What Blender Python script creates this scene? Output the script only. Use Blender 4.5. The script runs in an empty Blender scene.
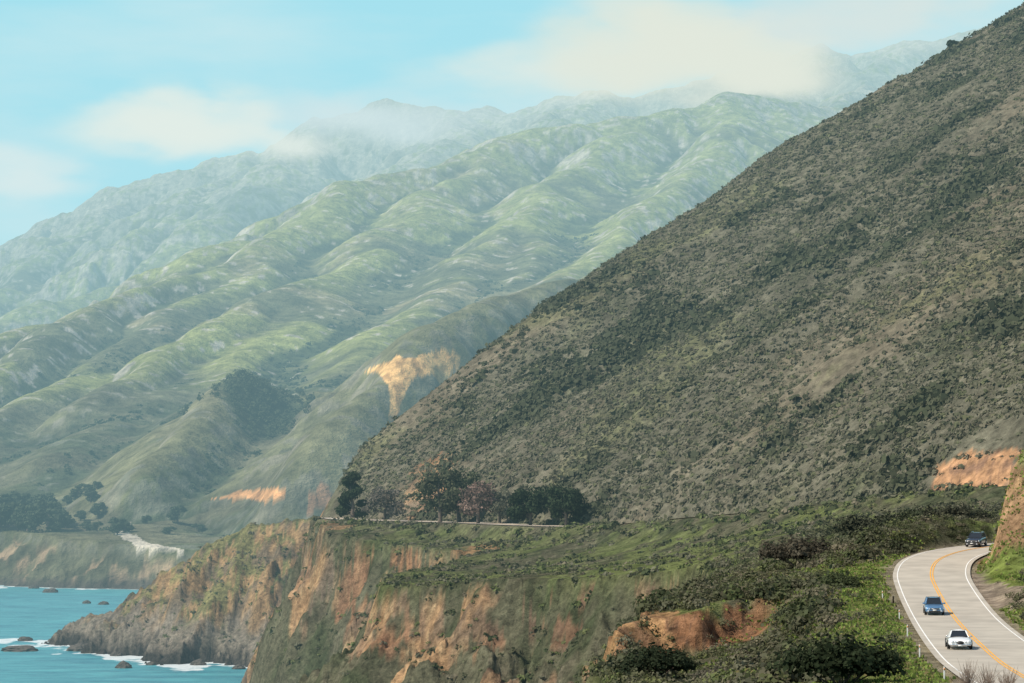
import bpy, math, numpy as np, time
from mathutils import Vector, Matrix
T0=time.time()
rng=np.random.default_rng(7)
scene=bpy.context.scene
COL=scene.collection
F=2844.0; CZ=60.0; HY=480.0
def W(px,py,D): return ((px-512)/F*D, float(D), CZ-(py-HY)/F*D)

# ------------------------------------------------------------ noise
_p=rng.permutation(256); PERM=np.concatenate([_p,_p,_p]).astype(np.int32)
_a=rng.random(256)*2*np.pi; GX=np.cos(_a).astype(np.float32); GY=np.sin(_a).astype(np.float32)
def perlin(x,y,seed=0):
    x=x+seed*17.31; y=y+seed*9.77
    xf=np.floor(x); yf=np.floor(y)
    xi=xf.astype(np.int32)&255; yi=yf.astype(np.int32)&255
    fx=(x-xf).astype(np.float32); fy=(y-yf).astype(np.float32)
    u=fx*fx*fx*(fx*(fx*6-15)+10); v=fy*fy*fy*(fy*(fy*6-15)+10)
    def g(ix,iy,dx,dy):
        h=PERM[PERM[ix&255]+(iy&255)]
        return GX[h]*dx+GY[h]*dy
    a=g(xi,yi,fx,fy); b=g(xi+1,yi,fx-1,fy); c=g(xi,yi+1,fx,fy-1); d=g(xi+1,yi+1,fx-1,fy-1)
    return ((a+(b-a)*u)+((c+(d-c)*u)-(a+(b-a)*u))*v)*1.5
def fbm(x,y,L,octv=4,seed=0,gain=.5):
    s=0;a=1;n=0
    for i in range(octv):
        s=s+a*perlin(x/L,y/L,seed+i*3); n+=a; a*=gain; L/=2.03
    return s/n
def ridged(x,y,L,octv=4,seed=0,gain=.5):
    s=0;a=1;n=0
    for i in range(octv):
        s=s+a*(1-2*np.abs(perlin(x/L,y/L,seed+i*5))); n+=a; a*=gain; L/=2.03
    return s/n
def sm(a,b,x):
    t=np.clip((x-a)/(b-a),0,1); return t*t*(3-2*t)
def smax(a,b,k):
    h=np.clip(.5+.5*(a-b)/k,0,1); return b+(a-b)*h+k*h*(1-h)
def catmull(P,step):
    P=np.array(P,float); out=[]
    for i in range(len(P)-1):
        p0=P[max(i-1,0)];p1=P[i];p2=P[i+1];p3=P[min(i+2,len(P)-1)]
        n=max(1,int(np.linalg.norm((p2-p1)[:2])/step))
        for j in range(n):
            t=j/n
            out.append(.5*((2*p1)+(-p0+p2)*t+(2*p0-5*p1+4*p2-p3)*t*t+(-p0+3*p1-3*p2+p3)*t**3))
    out.append(P[-1]); return np.array(out)
def polyd(X,Y,P):
    """nearest point on a polyline; returns signed dist (+ on the right), interpolated extras, arclength"""
    best=np.full(X.shape,1e18); sd=np.zeros(X.shape); ex=[np.zeros(X.shape) for _ in range(P.shape[1]-2)]; tt=np.zeros(X.shape); L=0
    for i in range(len(P)-1):
        ax,ay=P[i,:2]; bx,by=P[i+1,:2]; dx=bx-ax; dy=by-ay; ll=dx*dx+dy*dy; ln=math.sqrt(ll)
        t=np.clip(((X-ax)*dx+(Y-ay)*dy)/ll,0,1)
        ex_=X-ax-t*dx; ey_=Y-ay-t*dy; d2=ex_*ex_+ey_*ey_
        m=d2<best
        if m.any():
            best[m]=d2[m]; cr=(dy*(X-ax)-dx*(Y-ay))
            sd[m]=np.where(cr[m]>=0,1,-1)*np.sqrt(d2[m]); tm=t[m]
            for k in range(len(ex)): ex[k][m]=P[i,2+k]+(P[i+1,2+k]-P[i,2+k])*tm
            tt[m]=L+tm*ln
        L+=ln
    return sd,ex,tt
def inside(X,Y,P):
    c=np.zeros(X.shape,bool); n=len(P)
    for i in range(n):
        x1,y1=P[i][:2]; x2,y2=P[(i+1)%n][:2]
        if y1==y2: continue
        m=((y1>Y)!=(y2>Y))&(X<(x2-x1)*(Y-y1)/(y2-y1)+x1)
        c^=m
    return c

# ------------------------------------------------------------ survey of the place
ROADC=[(28.8,100,47.8),(31.8,160,47.4),(33.4,190,47.3),(35.3,213,47.4),(40.7,262,47.3),(44.0,295,48.6),(46.2,314,49.8),
       (49.4,329,50.9),(54.8,341,51.7),(63.2,349.5,52.3),(76,356,52.8),(90,368,53.5),(98,390,54.5),(98,420,56),(91,446,57.3),(79,466,58.0),
       (59,498,55.6),(36.2,548,52.7),(16.2,592,50.4),(-12,654,50.3),(-38,709,50.2),(-43.5,728,50.2),(-46,744,50.2)]
ROAD=catmull(ROADC,4.0)
FOOT=np.array(list(map(tuple,ROAD[:[i for i,p in enumerate(ROAD) if p[1]<709][-1]]))+[(-42,720,50.2),(-249,1175,50)])
CREST=np.array([(-150,600,-60),(-46,752,54.0)]+[W(*p) for p in [(372,446,765),(400,415,775),(440,382,788),(480,353,800),(520,324,812),(560,293,825),(600,267,832),(640,242,840),(700,204,850),
      (760,160,865),(830,117,880),(900,77,890),(960,45,895),(1024,10,900),(1150,-60,920),(1500,-200,960)]])
EDGE=np.array([(4,100,44,.8),(5,180,43,.8),(7,220,42.5,.8),(9,260,43,.9),(12,295,45,1.1),(16,335,46,1.2),(24,352,47,1),(31,380,48,1),(32,410,48,.8),
      (24,440,46,.8),(10,462,44,.8),(-5,482,43,.9),(-19,497,41.5,1.2),(-24,515,41,1.35),(-24,545,42,1.4),(-12,572,43.5,1.2),(-9,605,44.5,1.1),(-24,632,45.5,1.5),(-40,654,47,2.2),
      (-47,700,49,2.4),(-50,745,50,2.5),(-45,785,50,1.8),(-32,820,50,1.4),(-25,870,50,1.2),(-20,930,50,1),(60,1040,50,.8),(500,1120,50,.6)])
NPOLY=[tuple(p[:2]) for p in EDGE]+[(500,50),(4,50)]
HEAD=np.array([(-15,945,49),(-50,985,49),(-80,1000,46.5),(-106,1014,38),(-124,1030,28),(-146,1047,14),(-168,1066,3)])
TP=[W(*p) for p in [(450,575,540),(560,566,540),(500,548,600),(430,545,640),(640,560,500),(720,552,460),(800,533,440),(880,520,420),(940,510,415),
   (660,598,325),(720,588,325),(800,574,322),(870,566,315),(850,592,278),(760,598,300),(870,640,215),(800,652,215),(760,640,250),(690,608,302),
   (700,620,284),(640,640,262),(750,665,222),(830,678,188),(925,535,355),(960,528,375)]]+[(48,250,47.6),(45,200,47.6),(62,320,50.6),(90,300,52),(75,400,55.2)]
TP+= [tuple(p[:3]) for p in EDGE[1:-4]]+[tuple(p) for p in ROADC]
TP=np.array(TP)
_D=np.sqrt(((TP[:,None,:2]-TP[None,:,:2])**2).sum(-1)+9.)
_zm=TP[:,2].mean(); _w=np.linalg.solve(_D+np.eye(len(TP))*-1.5,TP[:,2]-_zm)
def terr(X,Y):
    s=np.full(X.shape,_zm)
    for i in range(len(TP)): s+=_w[i]*np.sqrt((X-TP[i,0])**2+(Y-TP[i,1])**2+9.)
    return s
def near(X,Y):
    """coastal terrace, cliffs, headland and the big hill (y<1300)"""
    o={}
    w1=fbm(X,Y,30,4,1)
    Xw=X+5*fbm(X,Y,16,4,31); Yw=Y+7*fbm(X,Y,18,4,33)
    ins=inside(Xw,Yw,NPOLY)
    sdE,(zE,sl),tE=polyd(Xw,Yw,EDGE)
    dE=np.abs(sdE)
    T=terr(X,Y)+0.9*w1+.35*fbm(X,Y,7,3,5)
    yb=300+6*fbm(X,Y,10,4,35)+(X-22)*.5
    lw=sm(10,15,X)*sm(31,24,X)*sm(215,262,Y); st_=sm(yb+1.2,yb-3.0,Y)
    T=T-4.0*lw*st_; o['bank']=lw*sm(yb+2.0,yb+.6,Y)*sm(yb-8,yb-3.5,Y)
    flute=ridged(tE+11*w1+dE*.4,dE*.8,26,5,11,.6); fl2=ridged(tE+4*w1,dE*.8,7,3,17)
    dd=dE*(1+.28*fbm(X,Y,40,3,8))
    drop=8*(1-np.exp(-dd/3.2))+sl*dd*(1-.25*np.clip(dd/60,0,1))
    cl=zE+0.9*w1-drop+(flute-.2)*np.clip(dE/6,0,1)*6.5+fl2*np.clip(dE/4,0,1)*.9+fbm(X,Y,5,4,6,.6)*2.0+fbm(X,Y,14,3,14)*np.clip(dE/6,0,1)*4.0
    bn=sm(-.05,.3,fbm(tE,dE*.5,45,3,12)); cl=cl+bn*7*np.exp(-((dE-12)/5)**2)
    land=np.where(ins,T,cl)
    o['out']=np.where(ins,-dE,dE); o['flute']=flute; o['tE']=tE; o['bn']=bn*np.exp(-((dE-13)/5)**2)
    sdH,(zH,),tH=polyd(X+6*fbm(X,Y,30,4,141),Y+8*fbm(X,Y,35,4,143),HEAD); dH=np.abs(sdH)
    rg=ridged(tH+dH*.2,dH*.4,34,5,41,.6)
    hd=zH-(5*(1-np.exp(-dH/10))+.66*dH*(1+.2*fbm(X,Y,50,3,44)))+(rg-.25)*np.clip(dH/14,0,1)*12+fbm(X,Y,14,5,45,.6)*5.0
    low=sm(13,1,hd); hd=hd+low*(ridged(X,Y,11,5,47,.65)*5-1)
    o['head']=hd>land
    h=np.maximum(land,hd); o['dH']=dH; o['rg']=rg
    sdF,(zF,),tF=polyd(X,Y,FOOT)
    ramp=sm(306,330,Y)*.95+.05; nr=sm(420,380,Y)
    s=np.maximum(sdF-5.0,0)
    A=zF+ramp*(.60*s+(9+9*nr)*(1-np.exp(-s/(22-16*nr))))
    gul=ridged(tF+s*.35+8*w1,s*.25,85,4,51); g2=fbm(X,Y,13,4,57)
    A=A+ramp*(gul*np.clip(s/60,0,1)*9.5+g2*np.clip(s/12,0,1)*1.8-5*np.clip(s/60,0,1))
    A=A+nr*ramp*(ridged(X,Y,6,4,58))*np.clip(s/2.5,0,1)*1.7
    sdC,(zC,),tC=polyd(X,Y,CREST)
    B=np.where(sdC>0,zC+sdC*.42,zC-.65*np.abs(sdC))+fbm(X,Y,22,4,59)*1.0
    Cw=54+1.9*(X+49)
    hill=np.minimum(np.minimum(A,B),Cw); hill=np.where(sdF>0,hill,-99)
    o['hill']=(hill>h)&(sdF>5.5)&(Y>318)
    o['s']=s; o['gul']=gul
    h=np.where(sdF>0,np.maximum(h,hill),h)
    sdR,(zR,),tR=polyd(X,Y,ROAD)
    dR=np.abs(sdR)
    w=sm(4.7,8.5,dR); h=np.where(Y<850,(zR-.18)*(1-w)+h*w,h)
    berm=sm(5.2,8,-sdR)*sm(16,9,-sdR)*sm(400,440,Y)*(sm(612,585,Y)+.35*sm(705,690,Y)*sm(585,612,Y))
    h=h+berm*(1.7+.6*w1)
    b2=sm(5.2,9,-sdR)*sm(20,11,-sdR)*sm(334,345,Y)*sm(420,390,Y); h=h+b2*(2.0+.8*w1)
    o['dR']=dR; o['sdR']=sdR; o['h']=h
    return o
CR=[
 ([(-200,250,7600),(-60,262,7400),(0,240,7200),(60,207,7000),(100,195,7000),(130,180,7000),(190,160,7000),(260,146,7000),(330,118,7000),(400,103,7000),(480,108,6900),(520,112,6800),(560,100,6800),(600,88,6800),
   (640,96,6800),(700,84,6900),(780,60,7000),(830,44,7000),(870,52,7000),(930,36,7000),(980,22,7000),(1040,16,7000),(1200,10,7000)],.62,12),
 ([(330,118,7000),(290,160,6500),(240,205,6000),(170,255,5500),(80,295,5100),(-30,330,4800)],.55,20),
 ([(130,180,7000),(95,225,6500),(30,270,6000),(-40,300,5600)],.55,20),
 ([(240,150,7000),(215,185,6500),(175,215,6100),(140,235,5800)],.6,16),
 ([(480,108,6900),(430,140,6300),(360,178,5800),(290,205,5300),(230,250,4900)],.55,20),
 ([(600,88,6800),(575,112,6200),(540,128,5700)],.6,14),
 ([(830,44,7000),(790,72,6300),(760,92,5700)],.6,14),
 ([(930,36,7000),(880,72,6200),(840,100,5500)],.6,14),
 ([(1100,100,5600),(900,106,5300),(830,105,5000),(790,97,4900),(745,92,4800),(700,104,4700),(650,112,4600),(590,122,4550),(530,132,4500),(490,150,4350),(430,166,4200),
   (350,182,4000),(300,207,3850),(250,235,3700),(200,252,3550),(165,280,3400),(100,298,3200),(60,315,3100),(-40,345,2900),(-160,390,2700)],.55,16),
 ([(745,92,4800),(715,140,4300),(680,185,3850),(625,228,3450),(580,262,3100),(560,290,2800)],.54,22),
 ([(830,105,5000),(790,150,4500),(755,188,4000),(710,230,3600)],.56,18),
 ([(625,116,4580),(590,160,4200),(540,195,3850),(470,250,3350),(425,305,2900),(375,345,2550),(330,385,2350)],.52,26),
 ([(540,195,3850),(530,245,3400),(500,290,3000)],.64,12),
 ([(530,132,4500),(440,185,4000),(385,222,3650),(345,268,3250),(300,310,2900),(240,352,2620),(140,405,2300),(60,450,2050)],.50,30),
 ([(345,268,3250),(250,300,2900),(165,345,2600),(90,400,2300)],.60,16),
 ([(240,352,2620),(222,392,2350),(170,432,2080),(110,478,1850)],.62,12),
 ([(350,182,4000),(265,240,3550),(190,300,3100),(120,345,2800),(40,390,2450),(-20,430,2250)],.56,22),
 ([(265,240,3550),(150,280,3200),(60,325,2900),(-10,370,2600)],.60,16),
 ([(900,106,5300),(840,150,4500),(760,190,3900),(690,230,3400)],.6,14),
 ([(305,394,2200),(268,374,2080),(232,388,2020),(180,432,1880),(120,480,1760)],.66,16),
 ([(760,240,2700),(600,268,2300),(545,286,2150),(480,298,2000),(430,326,1900),(385,368,1820),(330,421,1720),(270,464,1650),(210,497,1600)],.62,12),
]
CRW=[(np.array([W(*q) for q in c[0]]),c[1],c[2]) for c in CR]
FE=np.array([(-1500,2900,30,.8),(-900,2300,30,.8),(-500,1850,30,.8),(-330,1705,30,.8),(-285,1675,27,.8),(-250,1625,25,.8),(-205,1585,22,.8),(-160,1565,22,.8),(-100,1500,25,.8),(-40,1400,25,.8),(40,1250,30,.8),(150,1180,30,.8),(900,1150,30,.8)])
FPOLY=[tuple(p[:2]) for p in FE]+[(5000,1150),(5000,20000),(-9000,20000),(-9000,2900)]
ER=None
CELL=11.0; EX0,EX1,EY0,EY1=-1900.,1950.,1300.,8700.
def far(X,Y):
    o={}
    sc=np.clip(Y/4500,.35,1.4)
    wx=(110*fbm(X,Y,620,3,61)+45*fbm(X,Y,190,3,62))*sc; wy=(110*fbm(X,Y,560,3,67)+45*fbm(X,Y,180,3,68))*sc
    fx_=X+10*fbm(X,Y,60,3,71)+5*fbm(X,Y,18,3,72); fy_=Y+22*fbm(X,Y,90,4,73)
    ins=inside(fx_,fy_,FPOLY)
    sd,(zE,sl),tE=polyd(fx_,fy_,FE); d=np.abs(sd)
    base=np.where(ins,zE+np.minimum(d*.05,60)+4*fbm(X,Y,120,4,75),zE-(6*(1-np.exp(-d/4))+.75*d)+(9*np.clip(d/8,0,1)*ridged(tE,d*.6,30,5,77,.6)))
    R=None; dm=np.full(X.shape,1e9)
    for P,k,rd in CRW:
        s_=np.clip(P[:,1].mean()/4000,.4,1.4)
        sdr,(zr,),tr=polyd(X+wx*.8,Y+wy*.8,P); dr=np.abs(sdr); dm=np.minimum(dm,dr)
        v=zr-k*(np.sqrt(dr*dr+rd*rd)-rd)
        R=v if R is None else smax(R,v,20*s_)
    amp=np.clip(dm/220,.05,1)*sc
    det=ridged(X+wx*1.4,Y+wy*1.4,560,5,91,.52)
    rough=sm(4300,5800,Y)
    R=R+(det-.25)*66*amp+fbm(X,Y,190,5,95,.58)*(24+14*rough)*np.clip(dm/90,.2+.35*rough,1)*sc
    inn=np.where(ins,1.0,0.0)*sm(0,140,d)
    R=R*inn+(-50)*(1-inn)
    h=smax(base,R,8)
    flow=np.zeros(X.shape)
    if ER is not None:
        gx=np.clip((X-EX0)/CELL,0,ER[0].shape[1]-1.001); gy=np.clip((Y-EY0)/CELL,0,ER[0].shape[0]-1.001); i=gx.astype(int); j=gy.astype(int); a=gx-i; b=gy-j
        a=a*a*(3-2*a)*.5+a*.5; b=b*b*(3-2*b)*.5+b*.5
        def smp(G): return G[j,i]*(1-a)*(1-b)+G[j,i+1]*a*(1-b)+G[j+1,i]*(1-a)*b+G[j+1,i+1]*a*b
        h=h+smp(ER[0])*inn*(.25+.75*sm(10,120,dm/sc))*.75; flow=smp(ER[1])
        h=h+fbm(X,Y,30,4,97,.6)*2.2*sc*inn
    o['h']=h; o['flow']=flow; o['out']=np.where(ins,-d,d); o['dm']=dm; o['det']=det
    return o
def erode():
    """rain droplets carve gullies and ravines into the ranges"""
    nx=int((EX1-EX0)/CELL)+2; ny=int((EY1-EY0)/CELL)+2
    gx,gy=np.meshgrid(EX0+np.arange(nx)*CELL,EY0+np.arange(ny)*CELL)
    H0=far(gx.ravel(),gy.ravel())['h'].reshape(ny,nx)/CELL; H=H0.copy(); flow=np.zeros(ny*nx)
    for bt in range(20):
        n=16000
        px=rng.uniform(2,nx-4,n); py=rng.uniform(2,ny-4,n); dx=np.zeros(n); dy=np.zeros(n); sp=np.ones(n); wa=np.ones(n); sed=np.zeros(n)
        for st in range(75):
            i=px.astype(int); j=py.astype(int); u=px-i; v=py-j
            k=j*nx+i; Hf=H.ravel()
            a=Hf[k];b=Hf[k+1];c=Hf[k+nx];d=Hf[k+nx+1]
            gx_=(b-a)*(1-v)+(d-c)*v; gy_=(c-a)*(1-u)+(d-b)*u; hh=a*(1-u)*(1-v)+b*u*(1-v)+c*(1-u)*v+d*u*v
            dx=dx*.12-gx_*.88; dy=dy*.12-gy_*.88; l=np.hypot(dx,dy)+1e-9; dx/=l; dy/=l
            npx=np.clip(px+dx,1,nx-3); npy=np.clip(py+dy,1,ny-3)
            i2=npx.astype(int); j2=npy.astype(int); u2=npx-i2; v2=npy-j2; k2=j2*nx+i2
            h2=Hf[k2]*(1-u2)*(1-v2)+Hf[k2+1]*u2*(1-v2)+Hf[k2+nx]*(1-u2)*v2+Hf[k2+nx+1]*u2*v2
            dh=h2-hh; cap=np.maximum(-dh,.01)*sp*wa*5.0
            dep=np.where(dh>0,np.minimum(sed,dh),np.where(sed>cap,(sed-cap)*.12,0.))
            ero=np.where((dh<=0)&(sed<=cap),np.minimum((cap-sed)*.10,-dh),0.)
            am=dep-ero; am[hh<2.5]=0
            sed-=am
            for kk,ww in ((k,(1-u)*(1-v)),(k+1,u*(1-v)),(k+nx,(1-u)*v),(k+nx+1,u*v)):
                H+=np.bincount(kk,weights=am*ww,minlength=nx*ny)[:nx*ny].reshape(ny,nx)
            flow+=np.bincount(k,weights=wa,minlength=nx*ny)[:nx*ny]
            sp=np.sqrt(np.clip(sp*sp-dh*3,.05,9)); wa*=.985; px=npx; py=npy
    D=np.clip((H-H0)*CELL,-60,10)
    def bl(G,wt=.5):
        P=np.pad(G,1,mode='edge'); return G*(1-wt)+wt*(P[:-2,1:-1]+P[2:,1:-1]+P[1:-1,:-2]+P[1:-1,2:])/4
    fl=np.log1p(flow.reshape(ny,nx))
    return bl(bl(D,.7),.5),bl(fl,.6)
ER=erode()
print('erosion',time.time()-T0)
FM,FS=float(np.median(ER[1])),float(ER[1].std())
def height(X,Y):
    X=np.asarray(X,float);Y=np.asarray(Y,float)
    h=np.full(X.shape,-30.)
    a=Y<1300
    if a.any(): h[a]=near(X[a],Y[a])['h']
    b=Y>1100
    if b.any(): h[b]=np.maximum(h[b],far(X[b],Y[b])['h'])
    return h
def locate(px,py,D0,D1):
    """world point of a surveyed bearing where it first meets the land"""
    D=np.linspace(D0,D1,1200); x=(px-512)/F*D; z=CZ-(py-HY)/F*D; h=height(x,D); i=np.argmax(h>=z)
    if not (h>=z).any(): i=np.argmin(z-h)
    return (x[i],D[i],h[i])
# ------------------------------------------------------------ mesh helper
def mesh_np(name,V,Q,cols=None,mat=None,smooth=True,attrs=None,kind=None,label=None,parent=None,cat=None):
    me=bpy.data.meshes.new(name)
    V=np.asarray(V,np.float32); Q=np.asarray(Q,np.int32); k=Q.shape[1]
    me.vertices.add(len(V)); me.vertices.foreach_set('co',V.ravel())
    me.loops.add(Q.size); me.loops.foreach_set('vertex_index',Q.ravel())
    me.polygons.add(len(Q)); me.polygons.foreach_set('loop_start',np.arange(0,Q.size,k,dtype=np.int32)); me.polygons.foreach_set('loop_total',np.full(len(Q),k,np.int32))
    me.polygons.foreach_set('use_smooth',np.full(len(Q),smooth,bool))
    if cols is not None:
        a=me.color_attributes.new('Col','FLOAT_COLOR','POINT'); c=np.ones((len(V),4),np.float32); c[:,:3]=cols; a.data.foreach_set('color',c.ravel())
    for n,v in (attrs or {}).items():
        a=me.attributes.new(n,'FLOAT','POINT'); a.data.foreach_set('value',np.asarray(v,np.float32))
    me.update(calc_edges=True)
    if mat: me.materials.append(mat)
    ob=bpy.data.objects.new(name,me); COL.objects.link(ob)
    if kind: ob['kind']=kind
    if label: ob['label']=label
    if cat: ob['category']=cat
    if parent: ob.parent=parent
    return ob
# ------------------------------------------------------------ materials
def newmat(name):
    m=bpy.data.materials.new(name); m.use_nodes=True; m.node_tree.nodes.clear(); return m,m.node_tree.nodes,m.node_tree.links
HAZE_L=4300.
def haze(N,L,surf):  # aerial haze painted onto the surface as a glow that grows with distance
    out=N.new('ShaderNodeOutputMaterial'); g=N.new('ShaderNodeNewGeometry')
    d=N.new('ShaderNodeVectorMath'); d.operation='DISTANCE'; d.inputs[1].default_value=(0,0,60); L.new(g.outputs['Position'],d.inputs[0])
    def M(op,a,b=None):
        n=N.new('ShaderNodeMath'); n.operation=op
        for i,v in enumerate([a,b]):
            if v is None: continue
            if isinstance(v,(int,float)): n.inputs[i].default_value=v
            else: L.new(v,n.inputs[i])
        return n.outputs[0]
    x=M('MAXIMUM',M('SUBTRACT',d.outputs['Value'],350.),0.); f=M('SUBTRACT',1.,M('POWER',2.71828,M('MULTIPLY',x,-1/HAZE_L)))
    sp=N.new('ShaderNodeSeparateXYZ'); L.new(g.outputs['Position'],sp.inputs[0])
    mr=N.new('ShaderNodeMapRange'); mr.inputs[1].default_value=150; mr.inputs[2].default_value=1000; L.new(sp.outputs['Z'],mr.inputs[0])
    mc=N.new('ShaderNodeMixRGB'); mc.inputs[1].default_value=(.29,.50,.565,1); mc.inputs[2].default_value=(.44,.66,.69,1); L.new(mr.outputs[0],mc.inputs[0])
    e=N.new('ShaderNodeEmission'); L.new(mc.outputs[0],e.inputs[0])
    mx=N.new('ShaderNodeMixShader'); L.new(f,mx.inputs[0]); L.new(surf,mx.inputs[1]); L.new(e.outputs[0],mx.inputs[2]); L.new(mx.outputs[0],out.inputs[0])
def terrain_mat(name,s1,s2,bstr,bd,lo=.4,hi=1.6,rough=.68):
    m,N,L=newmat(name); m.cycles.emission_sampling='NONE'
    at=N.new('ShaderNodeAttribute'); at.attribute_name='Col'
    tc=N.new('ShaderNodeNewGeometry')
    n1=N.new('ShaderNodeTexNoise'); n1.inputs['Scale'].default_value=1/s1; n1.inputs['Detail'].default_value=6; n1.inputs['Roughness'].default_value=rough; L.new(tc.outputs['Position'],n1.inputs['Vector'])
    n2=N.new('ShaderNodeTexNoise'); n2.inputs['Scale'].default_value=1/s2; n2.inputs['Detail'].default_value=4; L.new(tc.outputs['Position'],n2.inputs['Vector'])
    r=N.new('ShaderNodeMapRange'); r.inputs[1].default_value=.3; r.inputs[2].default_value=.7; r.inputs[3].default_value=lo; r.inputs[4].default_value=hi; L.new(n1.outputs['Fac'],r.inputs[0])
    r2=N.new('ShaderNodeMapRange'); r2.inputs[1].default_value=.3; r2.inputs[2].default_value=.7; r2.inputs[3].default_value=.75; r2.inputs[4].default_value=1.25; L.new(n2.outputs['Fac'],r2.inputs[0])
    mu=N.new('ShaderNodeMath'); mu.operation='MULTIPLY'; L.new(r.outputs[0],mu.inputs[0]); L.new(r2.outputs[0],mu.inputs[1])
    vm=N.new('ShaderNodeVectorMath'); vm.operation='SCALE'; L.new(at.outputs['Color'],vm.inputs[0]); L.new(mu.outputs[0],vm.inputs['Scale'])
    b=N.new('ShaderNodeBump'); b.inputs['Strength'].default_value=bstr; b.inputs['Distance'].default_value=bd; L.new(n1.outputs['Fac'],b.inputs['Height'])
    df=N.new('ShaderNodeBsdfDiffuse'); df.inputs['Roughness'].default_value=.6; L.new(vm.outputs[0],df.inputs[0]); L.new(b.outputs[0],df.inputs['Normal'])
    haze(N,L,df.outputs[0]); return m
M_near=terrain_mat('ground_near',1.5,7,1.,1.6,.35,1.65,.75)
M_hill=terrain_mat('hill_scrub',2.2,14,1.,1.5,.5,1.5)
M_far=terrain_mat('mountain_scrub',13,60,.9,8,.5,1.5)
def leaf_mat(name):
    m,N,L=newmat(name); m.cycles.emission_sampling='NONE'
    at=N.new('ShaderNodeAttribute'); at.attribute_name='Col'
    df=N.new('ShaderNodeBsdfDiffuse'); L.new(at.outputs['Color'],df.inputs[0])
    tr=N.new('ShaderNodeBsdfTranslucent'); L.new(at.outputs['Color'],tr.inputs[0])
    mx=N.new('ShaderNodeMixShader'); mx.inputs[0].default_value=.3; L.new(df.outputs[0],mx.inputs[1]); L.new(tr.outputs[0],mx.inputs[2])
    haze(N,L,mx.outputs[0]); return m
M_leaf=leaf_mat('foliage')
def simple(name,col,rough=.6,metal=0.,noise=0.,scale=3.,coat=0.,spec=.5,hz=False):
    m,N,L=newmat(name); b=N.new('ShaderNodeBsdfPrincipled'); b.inputs['Roughness'].default_value=rough; b.inputs['Metallic'].default_value=metal
    b.inputs['Coat Weight'].default_value=coat; b.inputs['Specular IOR Level'].default_value=spec
    tc=N.new('ShaderNodeTexCoord'); n=N.new('ShaderNodeTexNoise'); n.inputs['Scale'].default_value=scale; n.inputs['Detail'].default_value=6; L.new(tc.outputs['Object'],n.inputs['Vector'])
    r=N.new('ShaderNodeMapRange'); r.inputs[1].default_value=.3;r.inputs[2].default_value=.7; r.inputs[3].default_value=1-noise; r.inputs[4].default_value=1+noise; L.new(n.outputs['Fac'],r.inputs[0])
    v=N.new('ShaderNodeVectorMath'); v.operation='SCALE'; v.inputs[0].default_value=col; L.new(r.outputs[0],v.inputs['Scale']); L.new(v.outputs[0],b.inputs['Base Color'])
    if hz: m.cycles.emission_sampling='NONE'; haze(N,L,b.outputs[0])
    else:
        o=N.new('ShaderNodeOutputMaterial'); L.new(b.outputs[0],o.inputs[0])
    return m
# ------------------------------------------------------------ terrain colours
C=lambda *a: np.array(a,float)
def mixc(a,b,f): return a*(1-f[:,None])+b*f[:,None]
SP={}
for key,(px,py,a,b) in dict(cut=(985,472,420,520),nose=(1008,535,330,420),nose2=(1000,560,322,400),cl1=(428,485,640,760),cl2=(330,525,650,800),bank2=(628,625,240,345),
      e1=(405,562,480,680),e2=(480,552,520,680),pull=(987,592,230,330)).items():
    SP[key]=locate(px,py,a,b)
PATCH=[]
for pts,a,b,ci,nz_ in [([(364,371),(376,366),(384,363),(391,361),(397,355),(405,358),(414,359),(422,354),(430,354),(437,350),(446,348),(453,353),(459,355),(462,367),(455,370),(450,376),(440,385),(435,376),(428,374),(420,379),(414,376),(408,388),(402,402),(397,419),(388,421),(391,402),(388,384),(378,373)],1500,2300,0,.7),
    ([(208,499),(222,497),(238,491),(262,490),(285,489),(287,498),(262,501),(236,500)],1250,2100,1,.5),([(304,496),(322,484),(334,492),(330,508),(310,510)],1200,2000,3,4.),
    ([(121,526),(128,524),(137,535),(147,542.5),(186,549),(186,553),(143,549),(129,540)],1480,1900,2,.4)]:
    L3=[locate(px,py,a,b) for px,py in pts]; yy=np.array([p[1] for p in L3]); ym=np.median(yy); PATCH.append(([(p[0],p[2]) for p in L3],ym,120,ci,nz_))
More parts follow.
